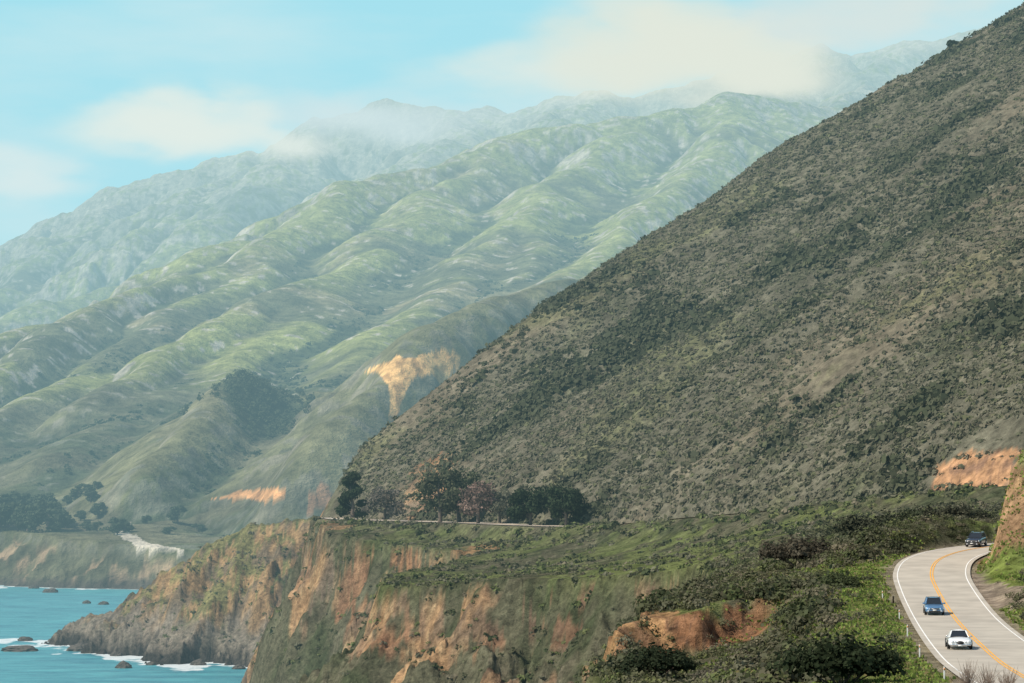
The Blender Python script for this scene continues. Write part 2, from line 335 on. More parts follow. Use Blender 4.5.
def near_col(X,Y,o,nz):
    h=o['h']; n=len(X)
    n30=fbm(X,Y,28,4,101); n8=fbm(X,Y,8,4,103); n3=fbm(X,Y,2.6,3,107); n90=fbm(X,Y,95,4,109)
    base=np.tile(C(.138,.13,.082),(n,1))
    base=mixc(base,C(.08,.09,.048),sm(-.15,.35,n8+.4*n30))
    base=mixc(base,C(.20,.17,.12),sm(.15,.45,n3*.6-n8*.5+.1*n30)*.6)
    hl=o['hill']
    hc=np.tile(C(.146,.136,.098),(n,1))
    hc=mixc(hc,C(.084,.088,.055),sm(-.1,.3,n30*.7+n8*.4-o['gul']*.3)*.9)
    hc=mixc(hc,C(.21,.17,.12),sm(.06,.4,n90+.3*n8+.12*o['gul'])*.55)
    hc=mixc(hc,C(.155,.16,.075),sm(.1,.4,fbm(X,Y,60,4,113)+.2*n3)*.6)
    base=np.where(hl[:,None],hc,base)
    gr=sm(-.08,.22,fbm(X,Y,24,3,121)+.3*n3+.08)*(~hl)*sm(3,-3,o['out'])
    gr=gr*np.clip(sm(600,380,Y)+.6,0,1)
    base=mixc(base,C(.17,.205,.065),gr*.75)
    vg=sm(14,6,np.abs(o['dR']))*sm(345,325,Y)*sm(-.35,.15,n8+.15)
    base=mixc(base,C(.19,.235,.06),vg*.85)
    sh=sm(6.6,4.8,np.abs(o['dR'])); base=mixc(base,C(.32,.27,.20),sh*.85*np.where(Y>400,.4,1))
    rk=np.tile(C(.42,.26,.14),(n,1)); rk=mixc(rk,C(.23,.16,.105),sm(-.15,.15,fbm(X,Y,9,5,131,.6))); rk=mixc(rk,C(.52,.37,.21),sm(.08,.3,fbm(X+h,Y,4,4,133))*.65)
    rk=mixc(rk,C(.33,.165,.09),sm(.05,.3,fbm(X,Y,30,4,135))*.6)
    rk=mixc(rk,C(.22,.18,.14),sm(.0,.3,fbm(X,Y,22,4,139)+sm(24,8,h)*.3)*.7)
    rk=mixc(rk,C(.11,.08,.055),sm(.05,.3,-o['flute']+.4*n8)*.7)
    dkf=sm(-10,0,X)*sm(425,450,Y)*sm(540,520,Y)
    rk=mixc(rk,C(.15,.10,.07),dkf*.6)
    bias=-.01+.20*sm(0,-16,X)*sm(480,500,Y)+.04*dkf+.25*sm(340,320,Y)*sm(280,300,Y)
    ex=sm(-.01,.06,fbm(X+h*.6,Y-h*.6,17,5,137,.6)+.25*n8+bias-.06-.9*o['bn'])*sm(.3,1.3,o['out']+n3)
    ex=np.where(o['head'],0,ex)
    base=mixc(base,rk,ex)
    red=np.tile(C(.44,.23,.125),(n,1)); red=mixc(red,C(.20,.12,.08),sm(-.05,.2,fbm(X*1.5,Y+h*2,3.5,4,149,.6)))
    bk=o['bank']*sm(-.2,.0,n8+.02+.4*n3)
    base=mixc(base,red*.75,bk)
    hdm=o['head']&(o['h']>-5)
    hcx=np.tile(C(.23,.21,.09),(n,1)); hcx=mixc(hcx,C(.09,.105,.048),sm(-.1,.15,n30*.6+.5*n8-.35*o['rg']))
    er=sm(.02,.1,fbm(X,Y,24,5,141,.6)+.5*sm(.85,.62,nz)-.22)
    rk2=mixc(np.tile(C(.40,.25,.13),(n,1)),C(.20,.145,.10),sm(-.1,.1,fbm(X,Y,10,4,145,.6)))
    hcx=mixc(hcx,rk2,er*.9)
    hcx=mixc(hcx,C(.24,.205,.165),sm(17,9,h+n8*10)*.9)
    hcx=mixc(hcx,C(.085,.07,.058),sm(-.05,.12,-o['rg']*.6+.6*n8)*sm(26,12,h)*.8)
    base=np.where(hdm[:,None],hcx,base)
    base=mixc(base,C(.06,.052,.045),sm(5,2.,h+n8*4))
    def spot(key,rx,ry,rz,amt):
        c=SP[key]; q=((X-c[0])/rx)**2+((Y-c[1])/ry)**2+((h-c[2])/rz)**2
        return sm(1.1,.85,q+1.5*n8+.8*n3)*amt
    base=mixc(base,mixc(np.tile(C(.46,.26,.14),(n,1)),C(.24,.14,.09),sm(-.05,.2,fbm(X,Y+h*2,6,4,150,.6))),spot('cut',10,15,4.5,.95))
    base=mixc(base,mixc(np.tile(C(.46,.29,.16),(n,1)),C(.22,.14,.085),sm(-.05,.2,fbm(X*1.3,Y+h*2,4,4,151,.6))),spot('nose',15,20,8,.95)*(o['sdR']>4.5)*(Y<352)); base=mixc(base,C(.38,.24,.14),spot('nose2',7,12,3.5,.9)*(o['sdR']>4.5))
    base=mixc(base,rk*.95,spot('cl1',7,26,15,.9)); base=mixc(base,rk*.9,spot('cl2',7,22,8,.8))
    base=mixc(base,mixc(np.tile(C(.50,.30,.15),(n,1)),C(.29,.17,.10),sm(-.1,.15,fbm(X,Y+h,4,4,155,.6))),spot('bank2',5,28,8,.95))
    base=mixc(base,red*.95,spot('e1',4,14,3,.8)); base=mixc(base,red*.95,spot('e2',6,14,3,.6))
    base=mixc(base,C(.36,.29,.225),spot('pull',3.2,26,3.,.92)*(o['sdR']>3.5))
    return base*(1+.25*n3[:,None])
def far_col(X,Y,o,nz,curv):
    h=o['h'];n=len(X)
    n1=fbm(X,Y,360,4,151); n2=fbm(X,Y,80,5,153); n3=fbm(X,Y,16,4,157)
    fl=np.clip((o['flow']-FM)/FS,-2,3)
    base=np.tile(C(.165,.165,.095),(n,1))
    gg=sm(-.25,.3,1.2*n1+.5*n2+curv*.35-.08*fl+.45*sm(130,480,h)*sm(-.20,-.04,X/Y)-.18)
    base=mixc(base,C(.35,.365,.135),gg*.88)
    base=mixc(base,C(.38,.32,.19),sm(.1,.45,n2*.8+.6*fbm(X,Y,400,3,161))*.6)
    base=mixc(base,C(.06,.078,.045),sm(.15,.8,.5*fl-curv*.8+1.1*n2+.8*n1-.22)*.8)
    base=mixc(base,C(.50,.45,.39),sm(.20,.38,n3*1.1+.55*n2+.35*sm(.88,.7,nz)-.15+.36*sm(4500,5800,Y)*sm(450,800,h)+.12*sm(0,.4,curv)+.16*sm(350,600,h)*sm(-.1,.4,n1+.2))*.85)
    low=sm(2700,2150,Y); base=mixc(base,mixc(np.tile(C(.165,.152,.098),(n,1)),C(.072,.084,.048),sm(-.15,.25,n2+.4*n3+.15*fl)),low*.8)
    ex=sm(1,6,o['out']+4*n3); base=mixc(base,mixc(np.tile(C(.38,.275,.175),(n,1)),C(.12,.115,.07),sm(-.1,.1,n2+n3)),ex)
    base=mixc(base,C(.09,.075,.06),sm(7,2,h+4*n3))
    c=W(266,386,2060); kn=sm(1.3,.7,((X-c[0])/34)**2+((Y-c[1])/80)**2+n3*.9+n2*.5); base=mixc(base,C(.06,.075,.045),kn*.8)
    n6=fbm(X*2.2,Y*.4+h*.5,12,4,163,.6); nj=fbm(X,h,7,3,167)
    for P,ym,dy,ci,na in PATCH:
        idx=np.nonzero(np.abs(Y-ym)<dy+60)[0]
        if not len(idx): continue
        xx=X[idx]+na*nj[idx]*1.5; zz=h[idx]+na*nj[idx]*1.2+na*.5*n6[idx]
        k=idx[inside(xx,zz,P)]
        cl=[C(.80,.50,.21),C(.78,.42,.19),C(.62,.56,.46),C(.34,.20,.12)][ci]
        f=sm(.05,.16,n6[k])*(.7 if ci==0 else .4 if ci!=2 else .0); base[k]=mixc(np.tile(cl,(len(k),1)),cl*C(.45,.40,.4),f)
    return base*(1+.3*n3[:,None])
# ------------------------------------------------------------ build terrain sheets
def build_sheet(us,ys,which):
    U,Yg=np.meshgrid(us,ys); X=(U*Yg).ravel(); Y=Yg.ravel(); nr,nc=len(ys),len(us)
    o=near(X,Y) if which=='n' else far(X,Y)
    if which=='n':
        far_b=Y>1150
        if far_b.any():
            hf=far(X[far_b],Y[far_b])['h']; o['h'][far_b]=np.maximum(o['h'][far_b],hf)
    h=o['h']; V=np.stack([X,Y,h],1)
    G=V.reshape(nr,nc,3); du=np.gradient(G,axis=1); dv=np.gradient(G,axis=0); nn=np.cross(du,dv); nn/=np.linalg.norm(nn,axis=2,keepdims=True)+1e-9
    nz=np.abs(nn[...,2]).ravel()
    H=h.reshape(nr,nc)
    def blur(A,k):
        for ax in (0,1):
            c=np.cumsum(np.pad(A,[(k+1,k) if a==ax else (0,0) for a in (0,1)],mode='edge'),axis=ax)
            A=(np.take(c,range(2*k+1,c.shape[ax]),ax)-np.take(c,range(0,c.shape[ax]-2*k-1),ax))/(2*k+1)
        return A
    if which=='n': col=near_col(X,Y,o,nz)
    else:
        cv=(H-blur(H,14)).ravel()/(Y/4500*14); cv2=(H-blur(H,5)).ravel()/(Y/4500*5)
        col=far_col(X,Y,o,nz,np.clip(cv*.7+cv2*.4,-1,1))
    ii=np.arange(nr*nc).reshape(nr,nc); Q=np.stack([ii[:-1,:-1],ii[:-1,1:],ii[1:,1:],ii[1:,:-1]],-1).reshape(-1,4)
    keep=(h[Q]>-6).any(1); Q=Q[keep]
    cls=(o['hill'].astype(int) if which=='n' else np.where(Y>2950,3,2))
    fc=cls[Q[:,0]]
    for c,nm,mt,lb in [(0,'ground',M_near,'scrubby coastal terrace with eroded orange cliffs above the sea'),(1,'hill',M_hill,'steep hillside covered in grey green chaparral'),
                       (2,'hill',M_far,'hazy lower spurs with an orange slide scar above the coast'),(3,'mountain',M_far,'high green mountain ridges fading into haze and cloud')]:
        q=Q[fc==c]
        if len(q)==0: continue
        u,inv=np.unique(q,return_inverse=True)
        mesh_np(nm,V[u],inv.reshape(-1,4),np.clip(col[u],0,1),mt,True,kind='structure',label=lb,cat='hill' if c else 'ground')
build_sheet(np.linspace(-.212,.212,860),np.geomspace(110,1300,840),'n')
build_sheet(np.linspace(-.212,.212,860),np.geomspace(1300,8600,920),'f')
print('terrain',time.time()-T0)
# ------------------------------------------------------------ sea
us2=np.concatenate([np.linspace(-3,-.35,20),np.linspace(-.3,.06,420)]); ys2=np.concatenate([np.geomspace(250,780,20)[:-1],np.geomspace(780,1750,500),np.geomspace(1800,40000,25)])
U,Yg=np.meshgrid(us2,ys2); X=(U*Yg).ravel(); Y=Yg.ravel(); hs=height(X,Y); hs[(Y>1800)]=-30; hs[X<-.33*Y]=-30
foam=sm(-5.0,-.6,hs+3.4*fbm(X,Y,22,4,201))
st=sm(.28,.48,fbm(X,Y*.35,26,4,205)+.22*sm(-22,-4,hs))*.75
foam=np.clip(np.maximum(foam,st*sm(-36,-8,hs)),0,1)
ii=np.arange(len(X)).reshape(len(ys2),len(us2)); Q=np.stack([ii[:-1,:-1],ii[:-1,1:],ii[1:,1:],ii[1:,:-1]],-1).reshape(-1,4)
m,N,L=newmat('sea_water'); m.cycles.emission_sampling='NONE'
g=N.new('ShaderNodeNewGeometry'); mp=N.new('ShaderNodeMapping'); mp.inputs['Scale'].default_value=(.5,1,1); L.new(g.outputs['Position'],mp.inputs[0])
n1=N.new('ShaderNodeTexNoise'); n1.inputs['Scale'].default_value=.09; n1.inputs['Detail'].default_value=8; n1.inputs['Roughness'].default_value=.65; L.new(mp.outputs[0],n1.inputs['Vector'])
n2=N.new('ShaderNodeTexNoise'); n2.inputs['Scale'].default_value=.012; n2.inputs['Detail'].default_value=4; L.new(mp.outputs[0],n2.inputs['Vector'])
cr=N.new('ShaderNodeMixRGB'); cr.inputs[1].default_value=(.02,.16,.22,1); cr.inputs[2].default_value=(.09,.38,.41,1)
ad=N.new('ShaderNodeMath'); ad.operation='MULTIPLY_ADD'; ad.inputs[1].default_value=3.0; ad.inputs[2].default_value=-1.5; L.new(n1.outputs['Fac'],ad.inputs[0])
ad2=N.new('ShaderNodeMath'); ad2.operation='ADD'; ad2.use_clamp=True; L.new(ad.outputs[0],ad2.inputs[0]); L.new(n2.outputs['Fac'],ad2.inputs[1]); L.new(ad2.outputs[0],cr.inputs[0])
fa=N.new('ShaderNodeAttribute'); fa.attribute_name='foam'
n3=N.new('ShaderNodeTexNoise'); n3.inputs['Scale'].default_value=.3; n3.inputs['Detail'].default_value=6; L.new(g.outputs['Position'],n3.inputs['Vector'])
fm=N.new('ShaderNodeMath'); fm.operation='ADD'; L.new(fa.outputs['Fac'],fm.inputs[0]); L.new(n3.outputs['Fac'],fm.inputs[1])
fr=N.new('ShaderNodeMapRange'); fr.inputs[1].default_value=.85; fr.inputs[2].default_value=1.2; L.new(fm.outputs[0],fr.inputs[0])
cf=N.new('ShaderNodeMixRGB'); cf.inputs[2].default_value=(.75,.8,.8,1); L.new(fr.outputs[0],cf.inputs[0]); L.new(cr.outputs[0],cf.inputs[1])
b=N.new('ShaderNodeBsdfPrincipled'); b.inputs['Roughness'].default_value=.35; b.inputs['Specular IOR Level'].default_value=.35; L.new(cf.outputs[0],b.inputs['Base Color'])
bp=N.new('ShaderNodeBump'); bp.inputs['Strength'].default_value=1; bp.inputs['Distance'].default_value=2.; L.new(n1.outputs['Fac'],bp.inputs['Height']); L.new(bp.outputs[0],b.inputs['Normal'])
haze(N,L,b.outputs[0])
mesh_np('sea',np.stack([X,Y,np.zeros_like(X)],1),Q,None,m,True,{'foam':foam},'structure','turquoise ocean water with white surf against the rocks',cat='sea')
print('sea',time.time()-T0)
# ------------------------------------------------------------ road
def strip(name,off0,off1,dz,mat,parent=None,P=ROAD,nx=1,**k):
    t=np.gradient(P[:,:2],axis=0); t/=np.linalg.norm(t,axis=1,keepdims=True); nr=np.stack([t[:,1],-t[:,0]],1)
    V=[]
    for j in range(nx+1):
        o=off0+(off1-off0)*j/nx
        V.append(np.stack([P[:,0]+nr[:,0]*o,P[:,1]+nr[:,1]*o,P[:,2]+dz],1))
    V=np.stack(V,1); n=len(P); ii=np.arange(n*(nx+1)).reshape(n,nx+1)
    Q=np.stack([ii[:-1,:-1],ii[:-1,1:],ii[1:,1:],ii[1:,:-1]],-1).reshape(-1,4)
    return mesh_np(name,V.reshape(-1,3),Q,None,mat,True,parent=parent,**k)
RD=catmull(ROADC,1.5)
M_asph=simple('asphalt',(.42,.375,.31),.9,noise=.16,scale=.35)
M_yel=simple('yellow_paint',(.80,.38,.03),.7,noise=.15,scale=2)
M_wht=simple('white_paint',(.8,.79,.75),.7,noise=.12,scale=2)
road=strip('road',-4.2,4.2,0,M_asph,P=RD,nx=2,kind='structure',label='winding two lane asphalt coastal highway',cat='road')
for a,bb,nm,mt in [(-.19,-.07,'center_line',M_yel),(.07,.19,'center_line',M_yel),(-3.75,-3.64,'edge_line',M_wht),(3.64,3.75,'edge_line',M_wht)]:
    strip(nm,a,bb,.02,mt,parent=road,P=RD)
# ------------------------------------------------------------ foliage
def leaves(C_,Nn,S,col):
    n=len(C_); r=rng.normal(size=(n,3)); t=np.cross(Nn,r); t/=np.linalg.norm(t,axis=1,keepdims=True)+1e-9; b_=np.cross(Nn,t); b_/=np.linalg.norm(b_,axis=1,keepdims=True)+1e-9
    s=S[:,None]; asp=(.5+.5*rng.random(n))[:,None]
    V=np.stack([C_-t*s-b_*s*asp*.4,C_+t*s*.3-b_*s*asp,C_+t*s+b_*s*asp*.4,C_-t*s*.3+b_*s*asp],1).reshape(-1,3)
    Q=np.arange(n*4).reshape(n,4); return V,Q,np.repeat(col,4,axis=0)
def shrubs(P,R,Hh,colr,k,ls,var=.5):
    n=len(P); P=np.repeat(P,k,0); R=np.repeat(R,k); Hh=np.repeat(Hh,k); colr=np.repeat(colr,k,0); m=n*k
    d=rng.normal(size=(m,3)); d[:,2]=np.abs(d[:,2])*.9-.15; d/=np.linalg.norm(d,axis=1,keepdims=True)
    ph=np.repeat(rng.random(n)*6.28,k); lump=1+.28*np.sin(3*np.arctan2(d[:,1],d[:,0])+ph)+.15*np.sin(5*d[:,2]*3+ph*2)
    rr=(.62+.45*rng.random(m))*lump
    c=P+np.stack([d[:,0]*R*rr,d[:,1]*R*rr,d[:,2]*Hh*rr+Hh*.1],1)
    nn=d+rng.normal(size=(m,3))*.45; nn[:,2]+=.25; nn/=np.linalg.norm(nn,axis=1,keepdims=True)
    cc=colr*(1-var/2+var*rng.random((m,1)))
    return leaves(c,nn,R*ls*(.6+.8*rng.random(m)),cc)
def scatter(n,y0,y1,fn,u0=-.2,u1=.2):
    u=rng.uniform(u0,u1,n); y=np.sqrt(rng.uniform(y0*y0,y1*y1,n)); x=u*y
    o=near(x,y); k=fn(x,y,o); return x[k],y[k],{a:b[k] for a,b in o.items()}
PAL=np.array([(.088,.10,.052),(.125,.125,.072),(.152,.147,.10),(.185,.162,.112),(.125,.148,.06),(.065,.08,.04),(.16,.172,.075)])
def fh(x,y,o):
    cl=fbm(x,y,40,4,301)+.5*fbm(x,y,12,3,303)-.3*sm(.05,.4,fbm(x,y,95,4,109))
    c=SP['cut']; q=((x-c[0])/10)**2+((y-c[1])/15)**2; c=SP['nose']; q2=((x-c[0])/13)**2+((y-c[1])/16)**2
    return (o['hill'])&(rng.random(len(x))<sm(-.9,.2,cl))&(o['s']>1)&((q>1)|(rng.random(len(x))<.12))&((q2>1)|(rng.random(len(x))<.2))
x,y,o=scatter(95000,330,915,fh,-.06,.2)
print('hill shrubs',len(x))
z=o['h']; n=len(x); dk=sm(-.05,.22,fbm(x,y,70,4,307)+.5*fbm(x,y,20,3,309)+.08*rng.normal(size=n)-.3*o['gul'])
R=(.6+.6*rng.random(n)**2)*(1+.8*dk)
pi=rng.choice(7,n,p=[.16,.28,.30,.08,.08,.04,.06]); colr=mixc(PAL[pi]*.5+np.tile(C(.146,.136,.098),(n,1))*.5,C(.062,.071,.042),dk*.8)
V,Q,cc=shrubs(np.stack([x,y,z-.32],1),R,R*.45,colr*1.05,15,.40,.35)
mesh_np('chaparral',V,Q,cc,M_leaf,False,kind='stuff',label='dense grey green chaparral shrubs covering the hillside',cat='shrubs')
def ft(x,y,o):
    cl=fbm(x,y,18,3,311)+.4*fbm(x,y,6,2,313)
    dkf=(x>-8)&(y<540)
    p=sm(-.4,.3,cl)*np.where(o['out']>1,np.where(dkf,.85,.5),1)*sm(3,14,o['h'])
    p=np.maximum(p,.75*((o['sdR']<-5)&(o['dR']<12)&(y>450)&(x>-45)))
    return (~o['hill'])&(rng.random(len(x))<p)&((o['dR']>6.5)|((o['sdR']<-5.2)&(y>400)))&(o['h']>3)
x,y,o=scatter(38000,400,1080,ft,-.14,.19)
z=o['h'];n=len(x); R=.4+.8*rng.random(n)**2; R=R*np.where((o['sdR']<-5)&(o['dR']<12)&(y>450),1.3,1); pi=rng.choice(7,n,p=[.18,.22,.18,.08,.18,.05,.11])
V,Q,cc=shrubs(np.stack([x,y,z-.1],1),R,R*.65,PAL[pi]*1.02,22,.32)
mesh_np('coastal_scrub',V,Q,cc,M_leaf,False,kind='stuff',label='low coastal scrub over the terrace and cliffs',cat='shrubs')
print('mid shrubs',n)
bare=[SP['bank2'],SP['nose'],SP['nose2'],SP['pull']]
def fn_(x,y,o):
    cl=fbm(x,y,13,3,321)+.3*fbm(x,y,4,2,323)
    p=sm(-.18,.15,cl)*np.where(o['out']>1,.6,1)*np.where(np.abs(o['dR'])<11,.22,1)*(1-.55*np.clip(o['bank'],0,1))
    p=np.maximum(p,.9*((o['sdR']<-5)&(o['dR']<18)&(y>338)))
    for c in bare: p=p*np.where((((x-c[0])/8)**2+((y-c[1])/11)**2<1)&((o['sdR']>0)|(y<330)),.10,1)
    return (rng.random(len(x))<p)&(np.abs(o['dR'])>6)
x,y,o=scatter(19000,165,420,fn_,-.0,.2)
z=o['h'];n=len(x); R=.38+.8*rng.random(n)**2; pi=rng.choice(7,n,p=[.15,.24,.22,.15,.09,.06,.09])
big=sm(.0,.35,fbm(x,y,16,3,325)); R=R*(1+.7*big)*np.where(o['dR']<10,.6,1); colr=mixc(PAL[pi]*1.0,C(.058,.068,.038),big*.65)
V,Q,cc=shrubs(np.stack([x,y,z-.1],1),R,R*.75,colr,100,.14)
mesh_np('roadside_scrub',V,Q,cc,M_leaf,False,kind='stuff',label='tangled green and grey scrub below the highway',cat='shrubs')
print('near shrubs',n,time.time()-T0)
x,y,o=scatter(34000,170,345,lambda x,y,o:(np.abs(o['dR'])>5)&(rng.random(len(x))<sm(-.5,.2,fbm(x,y,6,3,327))*sm(26,10,o['dR']))&~((o['sdR']>0)&((np.hypot((x-SP['pull'][0])/3.4,(y-SP['pull'][1])/24)<1)|(y>326))),.05,.2)
n=len(x)*3; xx=np.repeat(x,3)+rng.normal(size=n)*.15; yy=np.repeat(y,3)+rng.normal(size=n)*.15; zz=np.repeat(o['h'],3)
nn=rng.normal(size=(n,3)); nn[:,2]*=.3; nn/=np.linalg.norm(nn,axis=1,keepdims=True)
gc=np.where(rng.random((n,1))<.25,C(.25,.21,.10),C(.18,.24,.06))
V,Q,cc=leaves(np.stack([xx,yy,zz+.08],1),nn,.09+.11*rng.random(n),gc*(.6+.8*rng.random((n,1))))
mesh_np('grass',V,Q,cc,M_leaf,False,kind='stuff',label='bright spring grass on the highway verge',cat='grass')
# ------------------------------------------------------------ trees
M_bark=simple('bark',(.12,.09,.07),.9,noise=.3,scale=2,hz=True)
def tube(P,R,k=7):
    V=[];Q=[]
    P=np.array(P,float)
    for i,p in enumerate(P):
        t=P[min(i+1,len(P)-1)]-P[max(i-1,0)]; t/=np.linalg.norm(t)
        a=np.cross(t,[.3,1,.1]); a/=np.linalg.norm(a); b_=np.cross(t,a)
        for j in range(k):
            an=2*math.pi*j/k; V.append(p+(a*math.cos(an)+b_*math.sin(an))*R[i])
    for i in range(len(P)-1):
        for j in range(k): Q.append((i*k+j,i*k+(j+1)%k,(i+1)*k+(j+1)%k,(i+1)*k+j))
    return np.array(V),np.array(Q)
def join(parts):
    V=[];Q=[];o=0
    for v,q in parts: V.append(v);Q.append(q+o);o+=len(v)
    return np.concatenate(V),np.concatenate(Q)
def tree(name,loc,Ht,Wd,col,label,style='round',nleaf=2600,cat='tree',group=None,ls=.30,nb=16):
    e=bpy.data.objects.new(name,None); COL.objects.link(e); e.location=loc; e['label']=label; e['category']=cat
    if group: e['group']=group
    parts=[]; top=np.array([rng.normal()*.05*Wd,rng.normal()*.05*Wd,Ht*.8])
    tp=[np.array([0,0,-.5]),top*.35+rng.normal(size=3)*.03*Wd,top*.7+rng.normal(size=3)*.03*Wd,top]
    r0=Ht*.035; parts.append(tube(tp,[r0*1.3,r0,r0*.6,r0*.2]))
    cl=[]
    for i in range(nb):
        a=rng.random()*6.28; f=(i+.5)/nb
        if style=='round': zz=Ht*(.28+.62*f); rad=Wd*.5*math.sqrt(max(.05,1-((f-.35)/.75)**2))*(.65+.4*rng.random())
        elif style=='cone': zz=Ht*(.12+.82*f); rad=Wd*.5*(1-f*.75)*(.6+.5*rng.random())
        else: zz=Ht*(.5+.45*f); rad=Wd*.5*(.5+.5*rng.random())*(1-.35*f)
        s=np.array([top[0]*zz/Ht,top[1]*zz/Ht,zz*.72])
        ep=np.array([math.cos(a)*rad*.8,math.sin(a)*rad*.8,zz])
        parts.append(tube([s,(s+ep)/2+np.array([0,0,-.02*Ht]),ep],[r0*.35,r0*.22,r0*.07],5))
        cl.append((ep,Wd*.19*(.8+.5*rng.random())))
    V,Q=join(parts); mesh_np('trunk',V,Q,None,M_bark,True,parent=e)
    Cn=[];Nn=[];cc=[];k=nleaf//nb
    for c,r in cl:
        d=rng.normal(size=(k,3)); d/=np.linalg.norm(d,axis=1,keepdims=True); rr=r*(.45+.65*rng.random(k))
        Cn.append(c+d*rr[:,None]*np.array([1.15,1.15,.72])); nn=d+rng.normal(size=(k,3))*.5; Nn.append(nn/np.linalg.norm(nn,axis=1,keepdims=True))
        cc.append(np.array(col)*(.75+.5*rng.random())*(.7+.6*rng.random((k,1))))
    Cn=np.concatenate(Cn);Nn=np.concatenate(Nn);cc=np.concatenate(cc)
    V,Q,c4=leaves(Cn,Nn,ls*(.6+.8*rng.random(len(Cn))),cc)
    mesh_np('crown',V,Q,c4,M_leaf,False,parent=e)
    return e
def ground(x,y): return float(height(np.array([x]),np.array([y]))[0])
G='cypress and pine trees beside the highway'
DG=(.038,.052,.028)
for (nm,px,D,Hm,Wm,colr,lb,st,nl) in [
  ('cypress_tree',352,705,12.5,8,DG,'dark dense cypress tree at the cliff top bend','cone',3400),
  ('roadside_tree',385,680,8.5,9,(.17,.15,.125),'greyish half bare tree beside the highway','round',1500),
  ('pine_tree',440,655,12.5,12,(.085,.09,.055),'broad dark cypress tree above the highway','round',3000),
  ('pine_tree',460,662,13,10,(.06,.072,.04),'tall dark cypress tree beside the highway','round',2800),
  ('roadside_tree',478,640,10,9,(.21,.145,.12),'brownish pink thin crowned tree by the highway','round',1500),
  ('roadside_tree',500,640,8,8,(.16,.155,.11),'grey green thin tree by the highway','round',1500),
  ('cypress_tree',530,620,8.5,8.8,DG,'rounded dark green cypress tree beside the highway','round',3400),
  ('cypress_tree',566,610,8.8,8.4,DG,'rounded dark green pine tree beside the highway','round',3400)]:
    xx=(px-512)/F*D
    tree(nm,(xx,D,ground(xx,D)-.2),Hm,Wm,colr,lb,st,group=G,nleaf=nl)
xx,yy=(955-512)/F*892,892; tree('oak_tree',(xx,yy,ground(xx,yy)-.8),3,3.6,DG,'small dark tree standing on the ridge crest','round',1200)
base=tree('shelf_tree',(-290,1705,ground(-290,1705)-.5),17,17,(.075,.092,.056),'dark tree in a grove above the distant shore','round',1500,group='trees on the far coastal shelf',ls=.8,nb=14)
kids=[o_ for o_ in COL.objects if o_.parent==base]
for i in range(56):
    px=rng.uniform(-15,100); D=rng.uniform(1680,1880)
    if i>48: px=rng.uniform(110,200); D=rng.uniform(1620,1740)
    xx=(px-512)/F*D
    c=base.copy(); COL.objects.link(c); s=rng.uniform(.45,1.0)*(1.2 if px<50 else .7); c.location=(xx,D,ground(xx,D)-.5); c.scale=(s*rng.uniform(.9,1.4),s,s*rng.uniform(.7,1.0)); c.rotation_euler=(0,0,rng.random()*6.28)
    for k in kids:
        q=k.copy(); COL.objects.link(q); q.parent=c
n=380; c=W(266,386,2060); xx=c[0]+rng.normal(size=n)*18; yy=c[1]+rng.normal(size=n)*38; zz=height(xx,yy)
R=1.6+2.0*rng.random(n)
V,Q,cc=shrubs(np.stack([xx,yy,zz+.5],1),R,R*1.2,np.tile(C(.075,.09,.052),(n,1)),30,.3)
mesh_np('woodland',V,Q,cc,M_leaf,False,kind='stuff',label='dark woodland on a rounded knoll',cat='trees')
n=16000; u=rng.uniform(-.19,.03,n); yy=rng.uniform(1560,3600,n); xx=u*yy; of=far(xx,yy); fl=(of['flow']-FM)/FS
k=(of['out']<-8)&(rng.random(n)<sm(.5,1.5,fl+1.8*fbm(xx,yy,120,3,331))*.8); xx,yy,zz=xx[k],yy[k],of['h'][k]; n=len(xx); R=1.6+2.2*rng.random(n)**2
V,Q,cc=shrubs(np.stack([xx,yy,zz-.4],1),R,R*.75,np.tile(C(.068,.084,.047),(n,1)),14,.4)
mesh_np('distant_brush',V,Q,cc,M_leaf,False,kind='stuff',label='dark brush and small trees in the distant gullies',cat='shrubs')
for (px,D,Hm,Wm,colr) in [(840,186,3.9,8.0,(.028,.038,.02)),(795,196,2.2,5,(.05,.06,.034)),(655,240,3.3,7.0,(.034,.044,.025)),(885,196,1.5,3,(.09,.10,.05)),(760,262,1.8,4.5,(.10,.08,.065)),(700,250,1.8,4.5,(.07,.08,.045)),
        (800,345,4.0,9,(.085,.075,.055)),(905,362,3.4,8,(.05,.06,.035)),(870,372,4,9,(.06,.065,.042)),(945,362,3.4,7,(.06,.062,.042)),(972,368,3.2,6,(.055,.06,.04)),(925,372,3.4,7,(.05,.06,.038)),(770,240,1.8,4,(.11,.10,.075)),(612,262,2.4,4.5,(.07,.078,.045)),(720,230,1.6,4,(.14,.125,.095)),(840,300,2.2,5,(.07,.085,.042)),(790,280,2.0,4.6,(.085,.095,.055))]:
    xx=(px-512)/F*D; e=bpy.data.objects.new('shrub',None); COL.objects.link(e); z0=ground(xx,D); e.location=(xx,D,z0); e['label']='large dark leafy shrub on the slope below the highway'; e['category']='shrub'
    parts=[];Ps=[]
    for i in range(14):
        a=rng.random()*6.28; rr=Wm*.38*math.sqrt(rng.random()); zc=Hm*(.3+.45*rng.random()*(1-rr/(Wm*.5)))
        p=np.array([math.cos(a)*rr,math.sin(a)*rr,zc]); Ps.append(p); parts.append(tube([(0,0,-.4),p*np.array([.5,.5,.4]),p],[.09,.06,.02],5))
    V,Q=join(parts); mesh_np('branch',V,Q,None,M_bark,True,parent=e)
    Ps=np.array(Ps); R=Wm*.17*(.7+.6*rng.random(14))
    V,Q,cc=shrubs(Ps-np.array([0,0,.3]),R,R*.95,np.array(colr)*(.75+.5*rng.random((14,1))),330,.11)
    mesh_np('foliage',V,Q,cc,M_leaf,False,parent=e)
